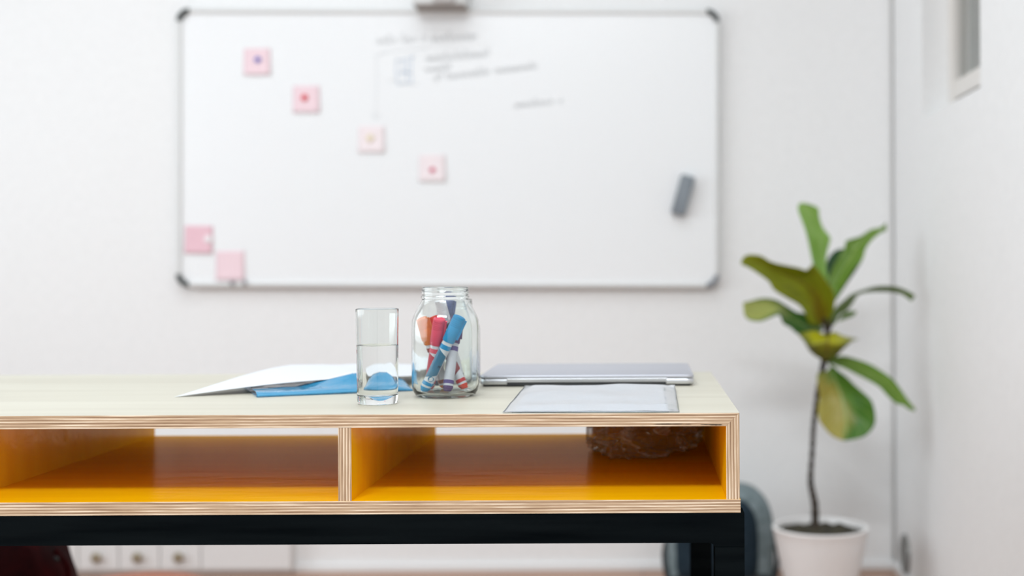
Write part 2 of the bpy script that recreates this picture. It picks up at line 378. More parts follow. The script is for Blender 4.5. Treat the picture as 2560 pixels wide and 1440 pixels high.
# ------------------------------------------------------------------ markers
def marker(label, b, t, col, band, barrel=(.78, .80, .84), lab=None, r=.0081, logo=False, captop=None, caplen=.042):
    b = Vector(b); t = Vector(t); L = (t - b).length; z = (t - b).normalized()
    x = Vector((0, -1, 0)); x = (x - z * x.dot(z)).normalized(); y = z.cross(x)      # local x faces the room
    R3 = Matrix((x, y, z)).transposed()
    o = tag(empty('marker_pen', (jx + b.x, JY + b.y, ZT + b.z), R3.to_euler()), label, 'marker', 'felt-tip markers in the jar')
    mb = mat('marker_barrel', barrel, .3); mc = mat('marker_cap', col, .5, spec=.25); mn = mat('marker_band', band, .35)
    c0 = L - caplen
    bm = bmesh.new(); lathe(bm, [(0, .009), (r * .93, .009), (r * .95, .012), (r * .95, c0 - .004), (r * .86, c0 + .001), (0, c0 + .001)], 32); smooth_by_angle(obj('barrel', bm, mb, o, world=False))
    bm = bmesh.new(); lathe(bm, [(0, 0), (r * .55, 0), (r * .72, .0012), (r * .76, .004), (r * .9, .0052), (r * .95, .0085), (r * .95, .0092), (0, .0092)], 32); smooth_by_angle(obj('end_plug', bm, mc, o, world=False))
    for z0, z1 in ((.0125, .0185), (c0 - .0125, c0 - .005)):
        bm = bmesh.new(); lathe(bm, [(r * .90, z0), (r * .975, z0 + .0002), (r * .975, z1 - .0002), (r * .90, z1)], 32)
        smooth_by_angle(obj('colour_band', bm, mn, o, world=False))
    if lab:
        bm = bmesh.new(); n = 14; z0, z1 = .028, c0 - .017
        g = []
        for i in range(13):
            tt = i / 12; row = []
            for k in range(n + 1):
                a = -1.15 + 2.3 * k / n; sk = (k / n - .5) * .010
                zz = z0 + (z1 - z0) * tt + sk * (1 if tt < .5 else -1)
                row.append(bm.verts.new((r * .972 * math.cos(a), r * .972 * math.sin(a), zz)))
            g.append(row)
        for i in range(12):
            for k in range(n): bm.faces.new((g[i][k], g[i][k + 1], g[i + 1][k + 1], g[i + 1][k]))
        obj('printed_label', bm, mat('marker_label', lab, .35), o, smooth=True, world=False)
    if logo:
        bm = bmesh.new(); rr = .0043; vs = []
        for k in range(24):
            q = 2 * PI * k / 24; yy = rr * math.cos(q); zz = .0245 + rr * math.sin(q); yy += .002
            vs.append(bm.verts.new((math.sqrt(max(0, (r * .985) ** 2 - yy * yy)), yy, zz)))
        bm.faces.new(vs)
        vs = []
        for yy, zz in ((.0042, .0275), (.0002, .0262), (-.0006, .0243), (.0012, .0246), (.0030, .0232), (.0022, .0252)):
            vs.append(bm.verts.new((math.sqrt((r * 1.0) ** 2 - yy * yy), yy, zz)))
        bm.faces.new(vs).material_index = 1
        obj('emblem', bm, [mat('emblem_teal', (.02, .22, .40), .4), mat('emblem_white', (.85, .88, .9), .4)], o, world=False)
    bm = bmesh.new(); rc = r * 1.12
    prof = [(0, c0), (rc * .88, c0), (rc * .98, c0 + .0015)]
    for k in range(5):
        zz = L - .017 + k * .0028; prof += [(rc, zz), (rc * .97, zz + .0005), (rc, zz + .001)]
    prof += [(rc * .99, L - .0022), (rc * .93, L - .0005), (rc * .80, L), (rc * .64, L), (rc * .62, L - .0008), (0, L - .0008)]
    lathe(bm, prof, 40); smooth_by_angle(obj('cap', bm, mc, o, world=False))
    bm = bmesh.new(); box(bm, -rc * .22, rc * .22, rc * .9, rc * 1.28, L - .034, L - .002, .0006)
    obj('clip', bm, mc, o, world=False)
    return o
marker('turquoise-blue capped marker leaning right across the front of the jar', (-.0300, -.018, .0080), (.0265, -.029, .1225), (.0, .33, .66), (.0, .30, .62), lab=(.045, .20, .34), logo=True, r=.0086)
marker('pink capped marker with its round cap end facing forward', (-.027, .007, .0080), (-.0045, -.0245, .1195), (.88, .10, .17), (.86, .12, .18), lab=(.62, .05, .09), r=.0084)
marker('orange capped marker leaning left against the jar wall', (-.003, .021, .0080), (-.0360, -.005, .1195), (.80, .22, .03), (.35, .04, .02), r=.0082)
marker('red capped marker with its red end at the right of the jar bottom', (.0295, .001, .0090), (-.0225, .016, .120), (.80, .055, .03), (.62, .01, .015), r=.0080, lab=(.3, .02, .03))
marker('silver marker with dark purple end standing upright in the jar', (.0065, -.0235, .0080), (.016, .011, .1205), (.09, .035, .17), (.055, .02, .22), barrel=(.62, .64, .70), r=.0082)
marker('white marker with a navy blue cap rising to the jar neck', (-.02, .034, .012), (.0035, .0235, .1475), (.10, .13, .24), (.08, .1, .25), r=.0078, caplen=.03)
marker('white marker with a white cap and black grip at the jar neck', (.022, .031, .014), (-.0100, .003, .1465), (.78, .80, .82), (.01, .012, .02), r=.0066, caplen=.032)

# ------------------------------------------------------------------ laptop
LX0, LX1, LY0, LY1 = -.2690, .0865, 2.052, 2.317; lz = ZT + .0030
lap = tag(empty('laptop', ((LX0 + LX1) / 2, (LY0 + LY1) / 2, ZT)), 'closed silver laptop lying at the back edge of the desk', 'laptop')
def rslab(bm, x0, x1, y0, y1, z0, z1, r=.011, e=.0015, n=8):
    def ring(z, ins):
        vs = []
        for cx, cy, a0 in ((x1 - r, y1 - r, 0), (x0 + r, y1 - r, PI / 2), (x0 + r, y0 + r, PI), (x1 - r, y0 + r, 3 * PI / 2)):
            for k in range(n + 1):
                a = a0 + PI / 2 * k / n; vs.append(bm.verts.new((cx + (r - ins) * math.cos(a), cy + (r - ins) * math.sin(a), z)))
        return vs
    rs = [ring(z0, e), ring(z0 + e * .3, e * .3), ring(z0 + e, 0), ring(z1 - e, 0), ring(z1 - e * .3, e * .3), ring(z1, e)]
    for a, b in zip(rs[:-1], rs[1:]):
        for k in range(len(a)): bm.faces.new((a[k], a[(k + 1) % len(a)], b[(k + 1) % len(a)], b[k]))
    bm.faces.new(rs[0][::-1]); bm.faces.new(rs[-1])
bm = bmesh.new(); rslab(bm, LX0, LX1, LY0, LY1, lz, ZT + .0130, .012, .0028); smooth_by_angle(obj('base', bm, M_alu, lap))
bm = bmesh.new(); rslab(bm, LX0, LX1, LY0, LY1, ZT + .0134, ZT + .0186, .012, .0012); smooth_by_angle(obj('lid', bm, M_alu2, lap))
bm = bmesh.new(); box(bm, LX0 + .045, LX1 - .045, LY0 - .0006, LY0 + .01, ZT + .0072, ZT + .0134, .0006); obj('hinge_cover', bm, M_alu, lap)
bm = bmesh.new(); box(bm, LX0 + .046, LX1 - .046, LY0 - .0009, LY0 + .004, ZT + .0012, ZT + .0071); obj('vent', bm, M_dark, lap)  # dark vent strip, drawn taller to take in the shadow beneath the laptop
for fx in (LX0 + .03, LX1 - .03):
    for fy in (LY0 + .03, LY1 - .03):
        bm = bmesh.new(); lathe(bm, [(0, ZT), (.007, ZT), (.008, ZT + .001), (.008, lz + .0003), (0, lz + .0003)], 20, M=Matrix.Translation((fx, fy, 0))); obj('foot', bm, M_dark, lap)
bm = bmesh.new(); box(bm, LX0 + .006, LX1 - .006, LY0 + .004, LY1 - .01, ZT + .0008, lz + .0003, .0005); obj('bottom_plate', bm, M_dark, lap)

# ------------------------------------------------------------------ sheets helper
def patch(bm, fn, nu, nv, uv=False):
    g = [[bm.verts.new(fn(i / nu, j / nv)) for i in range(nu + 1)] for j in range(nv + 1)]
    lay = bm.loops.layers.uv.verify() if uv else None
    for j in range(nv):
        for i in range(nu):
            f = bm.faces.new((g[j][i], g[j][i + 1], g[j + 1][i + 1], g[j + 1][i]))
            if uv:
                for l, (a, b) in zip(f.loops, ((i, j), (i + 1, j), (i + 1, j + 1), (i, j + 1))): l[lay].uv = (a / nu, b / nv)
    return g
def solid(o, th, off=0):
    s = o.modifiers.new('thickness', 'SOLIDIFY'); s.thickness = th; s.offset = off; return o
def bil(a, b, c, d, u, v):
    return (a * (1 - u) + b * u) * (1 - v) + (d * (1 - u) + c * u) * v
M_paper = mat('white_paper', (.68, .70, .73), .6)
M_film = mat('clear_film', (.93, .95, .98), .12, Transmission_Weight=.8, IOR=1.3)

M_blue = mat('blue_film', (.06, .36, .62), .12, Transmission_Weight=.3, IOR=1.4, spec=.7)
t_, N_, L_, b_ = nt(M_blue)
nz_ = N_.new('ShaderNodeTexNoise'); nz_.inputs['Scale'].default_value = 38; nz_.inputs['Detail'].default_value = 3; tc_ = N_.new('ShaderNodeTexCoord'); bp_ = N_.new('ShaderNodeBump'); bp_.inputs['Strength'].default_value = .7; bp_.inputs['Distance'].default_value = .004
L_.new(tc_.outputs['Object'], nz_.inputs[0]); L_.new(nz_.outputs[0], bp_.inputs['Height']); L_.new(bp_.outputs[0], b_.inputs['Normal'])

# plastic sleeve with paper in it, at the desk edge
sl = tag(empty('document_sleeve', (-.07, 1.83, ZT)), 'clear plastic sleeve with pale papers at the front edge of the desk', 'document sleeve')
A, Bc, Cc, D = Vector((-.1870, 1.6635, 0)), Vector((.0505, 1.6630, 0)), Vector((.0535, 2.0, 0)), Vector((-.188, 2.0, 0))
def hs(u, v, lift):
    n = noise.noise(Vector((u * 2.3 + 1, v * 3.1, 4))) * .5 + .5
    edge = min(1, min(u, 1 - u) * 14) * min(1, (1 - v) * 8)
    return ZT + .0009 + lift + (.0015 + .0062 * v * n + .0018 * n) * edge * (.25 + .75 * min(1, v * 6)) + .0050 * v
bm = bmesh.new(); patch(bm, lambda u, v: Vector((*bil(A, Bc, Cc, D, u, v).xy, hs(u, v, .0008 + .0010 * noise.noise(Vector((u * 7, v * 5, 2)))))), 60, 60)
o = obj('plastic_cover', bm, M_film, sl, smooth=True); solid(o, .00025)
A2, B2, C2, D2 = Vector((-.176, 1.672, 0)), Vector((.036, 1.669, 0)), Vector((.034, 1.975, 0)), Vector((-.172, 1.975, 0))
bm = bmesh.new(); patch(bm, lambda u, v: Vector((*bil(A2, B2, C2, D2, u, v).xy, hs(.07 + u * .86, v * .92, -.0004))), 40, 40)
o = obj('papers', bm, mat('sleeve_paper', (.78, .83, .89), .55), sl, smooth=True); solid(o, .0006, -1)

# blue folder and white sheet left of the glass
fo = tag(empty('plastic_folder', (-.52, 2.05, ZT)), 'shiny translucent blue plastic folder lying under white paper', 'folder')
F0, F1 = Vector((-.587, 1.892, 0)), Vector((-.366, 1.985, 0)); dd = Vector((-.40, .916, 0)) * .31
def bluef(u, v):
    p = bil(F0, F1, F1 + dd, F0 + dd, u, v)
    n = noise.noise(Vector((u * 4, v * 6, 1)))
    h = .0070 + .0010 * n
    if v < .06: h = .0012 + (h - .0012) * (v / .06) ** .5
    ridge = math.exp(-((v - .24) / .12) ** 2) * .020 * max(0, min(1, (u - .30) / .35)) * (1 - .5 * max(0, (u - .78) / .22))
    if u > .9: h *= 1 - (u - .9) * 6
    return Vector((p.x, p.y, ZT + .0006 + h + ridge))
bm = bmesh.new(); patch(bm, bluef, 60, 60); o = obj('front_cover', bm, M_blue, fo, smooth=True); solid(o, .0005)
bm = bmesh.new(); patch(bm, lambda u, v: Vector((*bil(F0, F1, F1 + dd, F0 + dd, u, v).xy, ZT + .0006)), 8, 8)
o = obj('back_cover', bm, M_blue, fo); solid(o, .0006)
W0, W1, W2, W3 = Vector((-.7166, 1.902, .0006)), Vector((-.395, 2.045, .017)), Vector((-.345, 2.318, .010)), Vector((-.627, 2.21, .018))
def sheet(u, v):
    p = bil(W0, W1, W2, W3, u, v)
    bow = .0115 * math.sin(PI * min(1, (u * .9 + v * .75))) * (.45 + .55 * v) + .014 * math.sin(PI * u) * (.15 + v) * (1 - .35 * v)
    base = bluef(min(1, max(0, ((Vector((p.x, p.y, 0)) - F0).dot((F1 - F0).normalized())) / (F1 - F0).length)), min(1, max(0, (Vector((p.x, p.y, 0)) - F0).dot(dd.normalized()) / dd.length))).z + .001 if u > .30 else 0
    return Vector((p.x, p.y, max(ZT + p.z + bow, base)))
bm = bmesh.new(); patch(bm, sheet, 50, 50); o = obj('paper_sheet', bm, M_paper, None, smooth=True); solid(o, .0003, 1)
tag(o, 'large white sheet of paper bowed over the blue folder', 'paper')

# crumpled clear plastic bag in the right compartment
def plastic_mat():
    m = bpy.data.materials.new('crumpled_plastic'); m.use_nodes = True; t = m.node_tree; N = t.nodes; L = t.links
    for n in list(N): N.remove(n)
    out = N.new('ShaderNodeOutputMaterial'); tr = N.new('ShaderNodeBsdfTransparent'); gl_ = N.new('ShaderNodeBsdfGlossy'); df = N.new('ShaderNodeBsdfTranslucent'); d2 = N.new('ShaderNodeBsdfDiffuse')
    gl_.inputs['Roughness'].default_value = .18; lw = N.new('ShaderNodeLayerWeight'); lw.inputs[0].default_value = .12
    a = N.new('ShaderNodeAddShader'); m1 = N.new('ShaderNodeMixShader'); m2 = N.new('ShaderNodeMixShader'); m3 = N.new('ShaderNodeMixShader')
    m3.inputs[0].default_value = .5; L.new(df.outputs[0], m3.inputs[1]); L.new(d2.outputs[0], m3.inputs[2])
    tc = N.new('ShaderNodeTexCoord'); mp = N.new('ShaderNodeMapping'); mp.inputs['Scale'].default_value = (10, 6, 18); mp.inputs['Rotation'].default_value = (0, .5, 0)
    nz = N.new('ShaderNodeTexNoise'); nz.inputs['Scale'].default_value = 1; nz.inputs['Detail'].default_value = 2; nz.inputs['Distortion'].default_value = 1.2
    sb = N.new('ShaderNodeMath'); sb.operation = 'SUBTRACT'; sb.inputs[1].default_value = .5; ab = N.new('ShaderNodeMath'); ab.operation = 'ABSOLUTE'
    mr = N.new('ShaderNodeMapRange'); mr.inputs['From Min'].default_value = .075; mr.inputs['From Max'].default_value = 0; mr.inputs['To Min'].default_value = .12; mr.inputs['To Max'].default_value = .65  # pale lines along the creases paint in the film's highlights
    L.new(nz.outputs[0], sb.inputs[0]); L.new(sb.outputs[0], ab.inputs[0])
    L.new(tc.outputs['Object'], mp.inputs[0]); L.new(mp.outputs[0], nz.inputs[0]); L.new(ab.outputs[0], mr.inputs['Value']); L.new(mr.outputs[0], m1.inputs[0])
    L.new(tr.outputs[0], m1.inputs[1]); L.new(m3.outputs[0], m1.inputs[2])
    L.new(lw.outputs['Facing'], m2.inputs[0]); L.new(m1.outputs[0], m2.inputs[1]); L.new(gl_.outputs[0], m2.inputs[2]); L.new(m2.outputs[0], out.inputs[0]); return m
bm = bmesh.new(); bmesh.ops.create_icosphere(bm, subdivisions=6, radius=1)
bc = Vector((.002, 2.10, ZS + .0468))
for v in bm.verts:
    d = v.co.normalized()
    k = 1 + .30 * noise.noise(d * 2.1 + Vector((3, 1, 2))) + .18 * (1 - 2 * abs(noise.noise(d * 4.3))) + .07 * (1 - 2 * abs(noise.noise(d * 9)))
    q = Vector((d.x * .090 * k, d.y * .120 * k, d.z * .050 * k))
    q.z = max(-.0452, min(.0492, q.z)); q.x = max(-.094, min(.101, q.x)); q.y = max(-.15, min(.16, q.y))
    v.co = bc + q
o = obj('plastic_bag', bm, plastic_mat(), None, smooth=True)
tag(o, 'crumpled clear plastic bag stuffed in the right compartment of the desk', 'plastic bag')

# ------------------------------------------------------------------ whiteboard
WBF = 4.070                                            # front face depth
bw = tag(empty('whiteboard', (-.6325, WBF, 1.3945), (0, .0062, 0)), 'wide wall-mounted whiteboard with rounded dark plastic corners', 'whiteboard')
HW, HH = .889, .4555; FR = .013
bm = bmesh.new(); box(bm, -HW + .006, HW - .006, .003, .012, -HH + .006, HH - .006); obj('writing_surface', bm, M_board, bw, world=False)
bm = bmesh.new()
cr = .040
for x0, x1, z0, z1 in ((-HW + cr, HW - cr, HH - FR, HH), (-HW + cr, HW - cr, -HH, -HH + FR), (-HW, -HW + FR, -HH + cr, HH - cr), (HW - FR, HW, -HH + cr, HH - cr)):
    bm = bmesh.new(); box(bm, x0, x1, -.006, .022, z0, z1, .003); obj('frame_rail', bm, M_frame, bw, world=False)
for sx in (-1, 1):
    for sz in (-1, 1):
        bm = bmesh.new(); poly = []
        cx, cz = sx * (HW - cr), sz * (HH - cr)
        for k in range(11):
            a = PI / 2 * k / 10; poly.append((cx + sx * (cr + .001) * math.cos(a), cz + sz * (cr + .001) * math.sin(a)))
        for k in range(11):
            a = PI / 2 * (1 - k / 10); rr = cr - FR - .003 * math.sin(2 * a); poly.append((cx + sx * rr * math.cos(a), cz + sz * rr * math.sin(a)))
        prism(bm, poly, -.0085, .022)
        smooth_by_angle(obj('corner_cap', bm, M_corner2 if (sx > 0 and sz < 0) else M_corner, bw, world=False))
# tray under the board
bm = bmesh.new(); box(bm, -HW + cr, HW - cr, .0, .022, -HH - .004, -HH + .001, .001); obj('bottom_lip', bm, M_frame, bw, world=False)
# handwriting (illegible strokes) on the board
def curve_strokes(name, strokes, width, m):
    bm = bmesh.new()
    for st in strokes:
        st = catmull(st, 4); pts = [P(x, y, WBF + .0026) for x, y in st]
        for a, b in zip(pts[:-1], pts[1:]):
            d = (b - a); 
            if d.length < 1e-5: continue
            nrm = Vector((-d.z, 0, d.x)).normalized() * width / 2; e = d.normalized() * width * .3
            q = [bm.verts.new(p) for p in (a - nrm - e, b - nrm + e, b + nrm + e, a + nrm - e)]
            bm.faces.new(q)
    return obj(name, bm, m, bw)
def cursive(x0, x1, y0, y1, h, seed, step=9):
    random.seed(seed); pts = []; x = x0
    while x < x1:
        t = (x - x0) / (x1 - x0); yb = y0 + (y1 - y0) * t; hh = h * random.choice((.5, .5, .6, 1.0, .45))
        pts += [(x, yb), (x + step * .35, yb - hh), (x + step * .7, yb - hh * .6), (x + step * .6, yb)]
        x += step * random.uniform(.85, 1.25)
        if random.random() < .12: yield pts; pts = []; x += step * .8
    if len(pts) > 1: yield pts
ink = mat('grey_ink', (.68, .69, .70), .6)
st = []
st += list(cursive(940, 1190, 108, 96, 20, 1, 13)); st += list(cursive(1065, 1225, 152, 138, 18, 2, 11)); st += list(cursive(1062, 1130, 178, 172, 14, 3, 11))
st += list(cursive(1085, 1335, 200, 170, 16, 4, 11)); st += list(cursive(1285, 1405, 268, 256, 17, 5, 12))
st += [[(960, 132), (1010, 126), (1070, 120)], [(941, 140), (942, 200), (940, 290)], [(930, 282), (940, 298), (950, 282)], [(972, 203), (985, 200), (992, 206)], [(1000, 208), (1020, 212), (1042, 210)], [(941, 140), (955, 134), (962, 132)]]
curve_strokes('handwriting', st, .0024, ink)
curve_strokes('blue_drawing', [[(992, 148), (990, 180), (996, 212)], [(992, 150), (1012, 148), (1036, 140)], [(1030, 142), (1028, 176), (1030, 204)], [(1008, 150), (1008, 190)], [(994, 184), (1012, 180), (1028, 184)], [(996, 212), (1015, 206), (1030, 208)], [(1018, 152), (1018, 200)]], .003, mat('blue_ink', (.50, .60, .74), .6))

# sticky notes and magnets
M_note = mat('pink_note', (.85, .65, .69), .8); M_note2 = mat('pale_pink_note', (.87, .77, .78), .8)
def note(cx, cy, label, w=67, m=M_note, rot=0.0, curl=.004, hgt=None):
    Zn = WBF + .0024; c = P(cx, cy, Zn); s = w * Zn / F / 2; sh = (hgt or w) * Zn / F / 2
    e = empty('temp', (0, 0, 0)); bpy.data.objects.remove(e)
    bm = bmesh.new()
    patch(bm, lambda u, v: Vector(((u - .5) * 2 * s, -curl * (1 - v) ** 2 * (1 + .3 * u) - .0003, (v - .5) * 2 * sh)), 6, 10)
    o = obj('sticky_note', bm, m, None, smooth=True); o.location = c; o.rotation_euler = (0, rot, 0); solid(o, .0002)
    return tag(o, label, 'sticky note', 'pink sticky notes on the whiteboard')
def magnet(px, py, col, label, r=.0095):
    c = P(px, py, WBF - .002)
    bm = bmesh.new(); lathe(bm, [(0, 0), (r, 0), (r, .004), (r * .85, .0052), (r * .72, .0056), (r * .5, .0050), (0, .0048)], 28, M=Matrix.Rotation(PI / 2, 4, 'X'))
    o = obj('magnet', bm, mat('magnet_plastic', col, .35), None); smooth_by_angle(o); o.location = (c.x, WBF + .0010, c.z)
    return tag(o, label, 'magnet', 'round magnets on the whiteboard')
note(643, 154, 'pink sticky note held by the blue magnet'); note(766, 248, 'pink sticky note under the upper red magnet', m=M_note)
note(929, 348, 'very pale pink sticky note with the cream magnet', m=M_note2, rot=.01); note(1081, 420, 'pale pink sticky note with red magnet, lowest of the diagonal row', m=M_note2)
note(497, 599, 'darker pink sticky note close to the left frame of the whiteboard', 70, mat('deep_pink_note', (.80, .52, .58), .8), rot=.02)
note(576, 664, 'pink sticky note touching the bottom frame of the whiteboard', 72, M_note, hgt=74)
magnet(644, 149, (.08, .09, .45), 'small round blue magnet on a pink note'); magnet(761, 244, (.68, .03, .05), 'small red magnet on the second note from the top', .0105)
magnet(925, 345, (.78, .68, .50), 'small cream-coloured magnet on the palest note', .012); magnet(1081, 425, (.62, .05, .14), 'small red magnet on the lowest diagonal note', .0085)
magnet(520, 598, (.86, .84, .84), 'small white magnet on the note nearest the left frame', .012)
for px, lab in ((582, 'small grey magnet on the bottom rail under the pink note'), (614, 'small dark grey magnet on the bottom rail right of the pink note')):
    m_ = magnet(px, 706, (.22, .22, .24), lab, .0075); m_.location.y = WBF - .0063; m_.location.z -= .002

# eraser
er = tag(empty('board_eraser', P(1707, 489, WBF + .003), (0, math.radians(16), 0)), 'grey magnetic eraser stuck slanting near the right edge of the whiteboard', 'eraser')
er.location.y = WBF + .0028
def eras(bm, y0, y1, k=1):
    n = 24; rings = []
    for y, s in ((y0, .93), (y0 + .002, .985), (y0 + .006, 1), (y1, 1)):
        vs = []
        for sx, sz in ((1, 1), (-1, 1), (-1, -1), (1, -1)):
            for q in range(6):
                a = PI / 2 * q / 5; cx, cz, r = .0235 * k - .008, .066 * k - .008, .008
                ca, sa = math.cos(a), math.sin(a)
                if (sx * sz) < 0: ca, sa = sa, ca
                x = sx * (cx + r * ca); z = sz * (cz + r * sa)
                vs.append(bm.verts.new((x * s, y, z * s)))
        # waist vertices
        rings.append(vs)
    for a, b in zip(rings[:-1], rings[1:]):
        for q in range(len(a)): bm.faces.new((a[q], a[(q + 1) % len(a)], b[(q + 1) % len(a)], b[q]))
    bm.faces.new(rings[0]); bm.faces.new(rings[-1][::-1])
bm = bmesh.new(); eras(bm, -.034, -.006); smooth_by_angle(obj('body', bm, mat('eraser_grey', (.20, .225, .25), .5), er, world=False))
bm = bmesh.new(); eras(bm, -.0065, -.0001, .985); obj('felt_pad', bm, mat('felt', (.13, .14, .16), .95), er, world=False)

# device above the board
pm = tag(empty('projector_mount', (P(1101, 10, 4.0).x, YB, 1.842)), 'light grey box bracket on the wall just above the whiteboard', 'wall bracket')
bx = pm.location.x
M_mount = mat('mount_metal', (.66, .66, .65), .45)
bm = bmesh.new(); box(bm, bx - .084, bx + .084, 3.965, YB - .001, 1.846, 1.93, .004); obj('housing', bm, M_mount, pm)
bm = bmesh.new(); box(bm, bx - .018, bx + .052, 3.945, 4.03, 1.848, 1.99, .006); obj('arm', bm, mat('arm_metal', (.50, .48, .47), .5), pm)
bm = bmesh.new(); box(bm, bx - .082, bx + .082, 3.972, YB - .004, 1.841, 1.8465, .001); obj('shaded_underside', bm, mat('underside_shade', (.30, .27, .25), .6), pm)  # shade on the underside, put into a darker, browner colour

# ------------------------------------------------------------------ cable and vent at the corner
bm = bmesh.new(); tube(bm, [(XR - .006, YB - .006, .03 + k * .13) for k in range(26)], .0042, 10)
tag(obj('cable', bm, mat('grey_cable', (.52, .51, .50), .6), None, smooth=True), 'thin grey cable running up the corner of the room', 'cable')
bm = bmesh.new(); lathe(bm, [(0, .004), (.045, .006), (.052, .010), (.060, .008), (.062, 0), (0, 0)], 48, M=Matrix.Translation((XR - .0005, 3.93, .088)) @ Matrix.Rotation(-PI / 2, 4, 'Y'))
tag(smooth_by_angle(obj('wall_plate', bm, mat('plate_grey', (.20, .20, .19), .4, .3), None)), 'round grey metal plate low on the right wall near the corner', 'plate')

# ------------------------------------------------------------------ potted fig
PZ = 3.58; pot_c = P(2051, 1318, PZ)
zr = pot_c.z; pr = .139
plant = tag(empty('potted_fig', (pot_c.x, PZ, 0)), 'fiddle-leaf fig with bare thin stem in a white pot by the corner', 'potted plant')
bm = bmesh.new(); k = zr
prof = [(0, 0), (.078, 0), (.086, .004), (.100, k * .30), (.119, k * .62), (.131, k * .86), (pr - .002, k * .985), (pr, k), (pr - .003, k + .004), (pr - .011, k + .003), (pr - .014, k - .006), (.122, k * .80), (.09, k * .25), (.07, .012), (0, .012)]
lathe(bm, prof, 72, M=Matrix.Translation((pot_c.x, PZ, 0)))
smooth_by_angle(obj('pot', bm, noise_mat('white_ceramic', (.78, .76, .75), (.82, .80, .79), (12, 12, 4), rough=.5), plant), 50)
bm = bmesh.new(); n = 40
random.seed(3)
rings = []
for i in range(n + 1):
    r = (pr - .0145) * i / n
    rings.append([bm.verts.new((pot_c.x + r * math.cos(2 * PI * q / 64), PZ + r * math.sin(2 * PI * q / 64), zr - .013 + .010 * (1 - i / n) + .009 * noise.noise(Vector((r * math.cos(2 * PI * q / 64) * 45, r * math.sin(2 * PI * q / 64) * 45, 1))))) for q in range(64)] if i else [bm.verts.new((pot_c.x, PZ, zr - .002))])
for a, b in zip(rings[:-1], rings[1:]):
    for q in range(64):
        if len(a) == 1: bm.faces.new((a[0], b[q], b[(q + 1) % 64]))
        else: bm.faces.new((a[q], b[q], b[(q + 1) % 64], a[(q + 1) % 64]))
obj('soil', bm, noise_mat('soil', (.008, .007, .005), (.06, .05, .025), (90, 90, 90), rough=.95), plant, smooth=True)
stem = [(2039, 1335), (2038, 1303), (2037, 1262), (2032, 1235), (2027, 1210), (2027, 1180), (2030, 1140), (2032, 1100), (2033, 1078), (2036, 1044), (2040, 1013), (2044, 978), (2050, 950), (2056, 925), (2060, 900), (2064, 860), (2069, 820), (2066, 790)]
sp = catmull([tuple(P(x, y, PZ)) for x, y in stem], 5)
bm = bmesh.new(); ns = len(sp)
tube(bm, sp, [(.0125 - .0055 * min(1, i / ns * 3.0) + .0022 * math.exp(-((i / ns - .8) / .08) ** 2) + .0012 * math.sin(i * 1.9) + .008 * math.exp(-((i / ns - .97) / .045) ** 2)) for i in range(ns)], 12)
obj('stem', bm, noise_mat('bark', (.012, .009, .007), (.06, .045, .032), (60, 60, 60), rough=.9, bump=.5), plant, smooth=True)

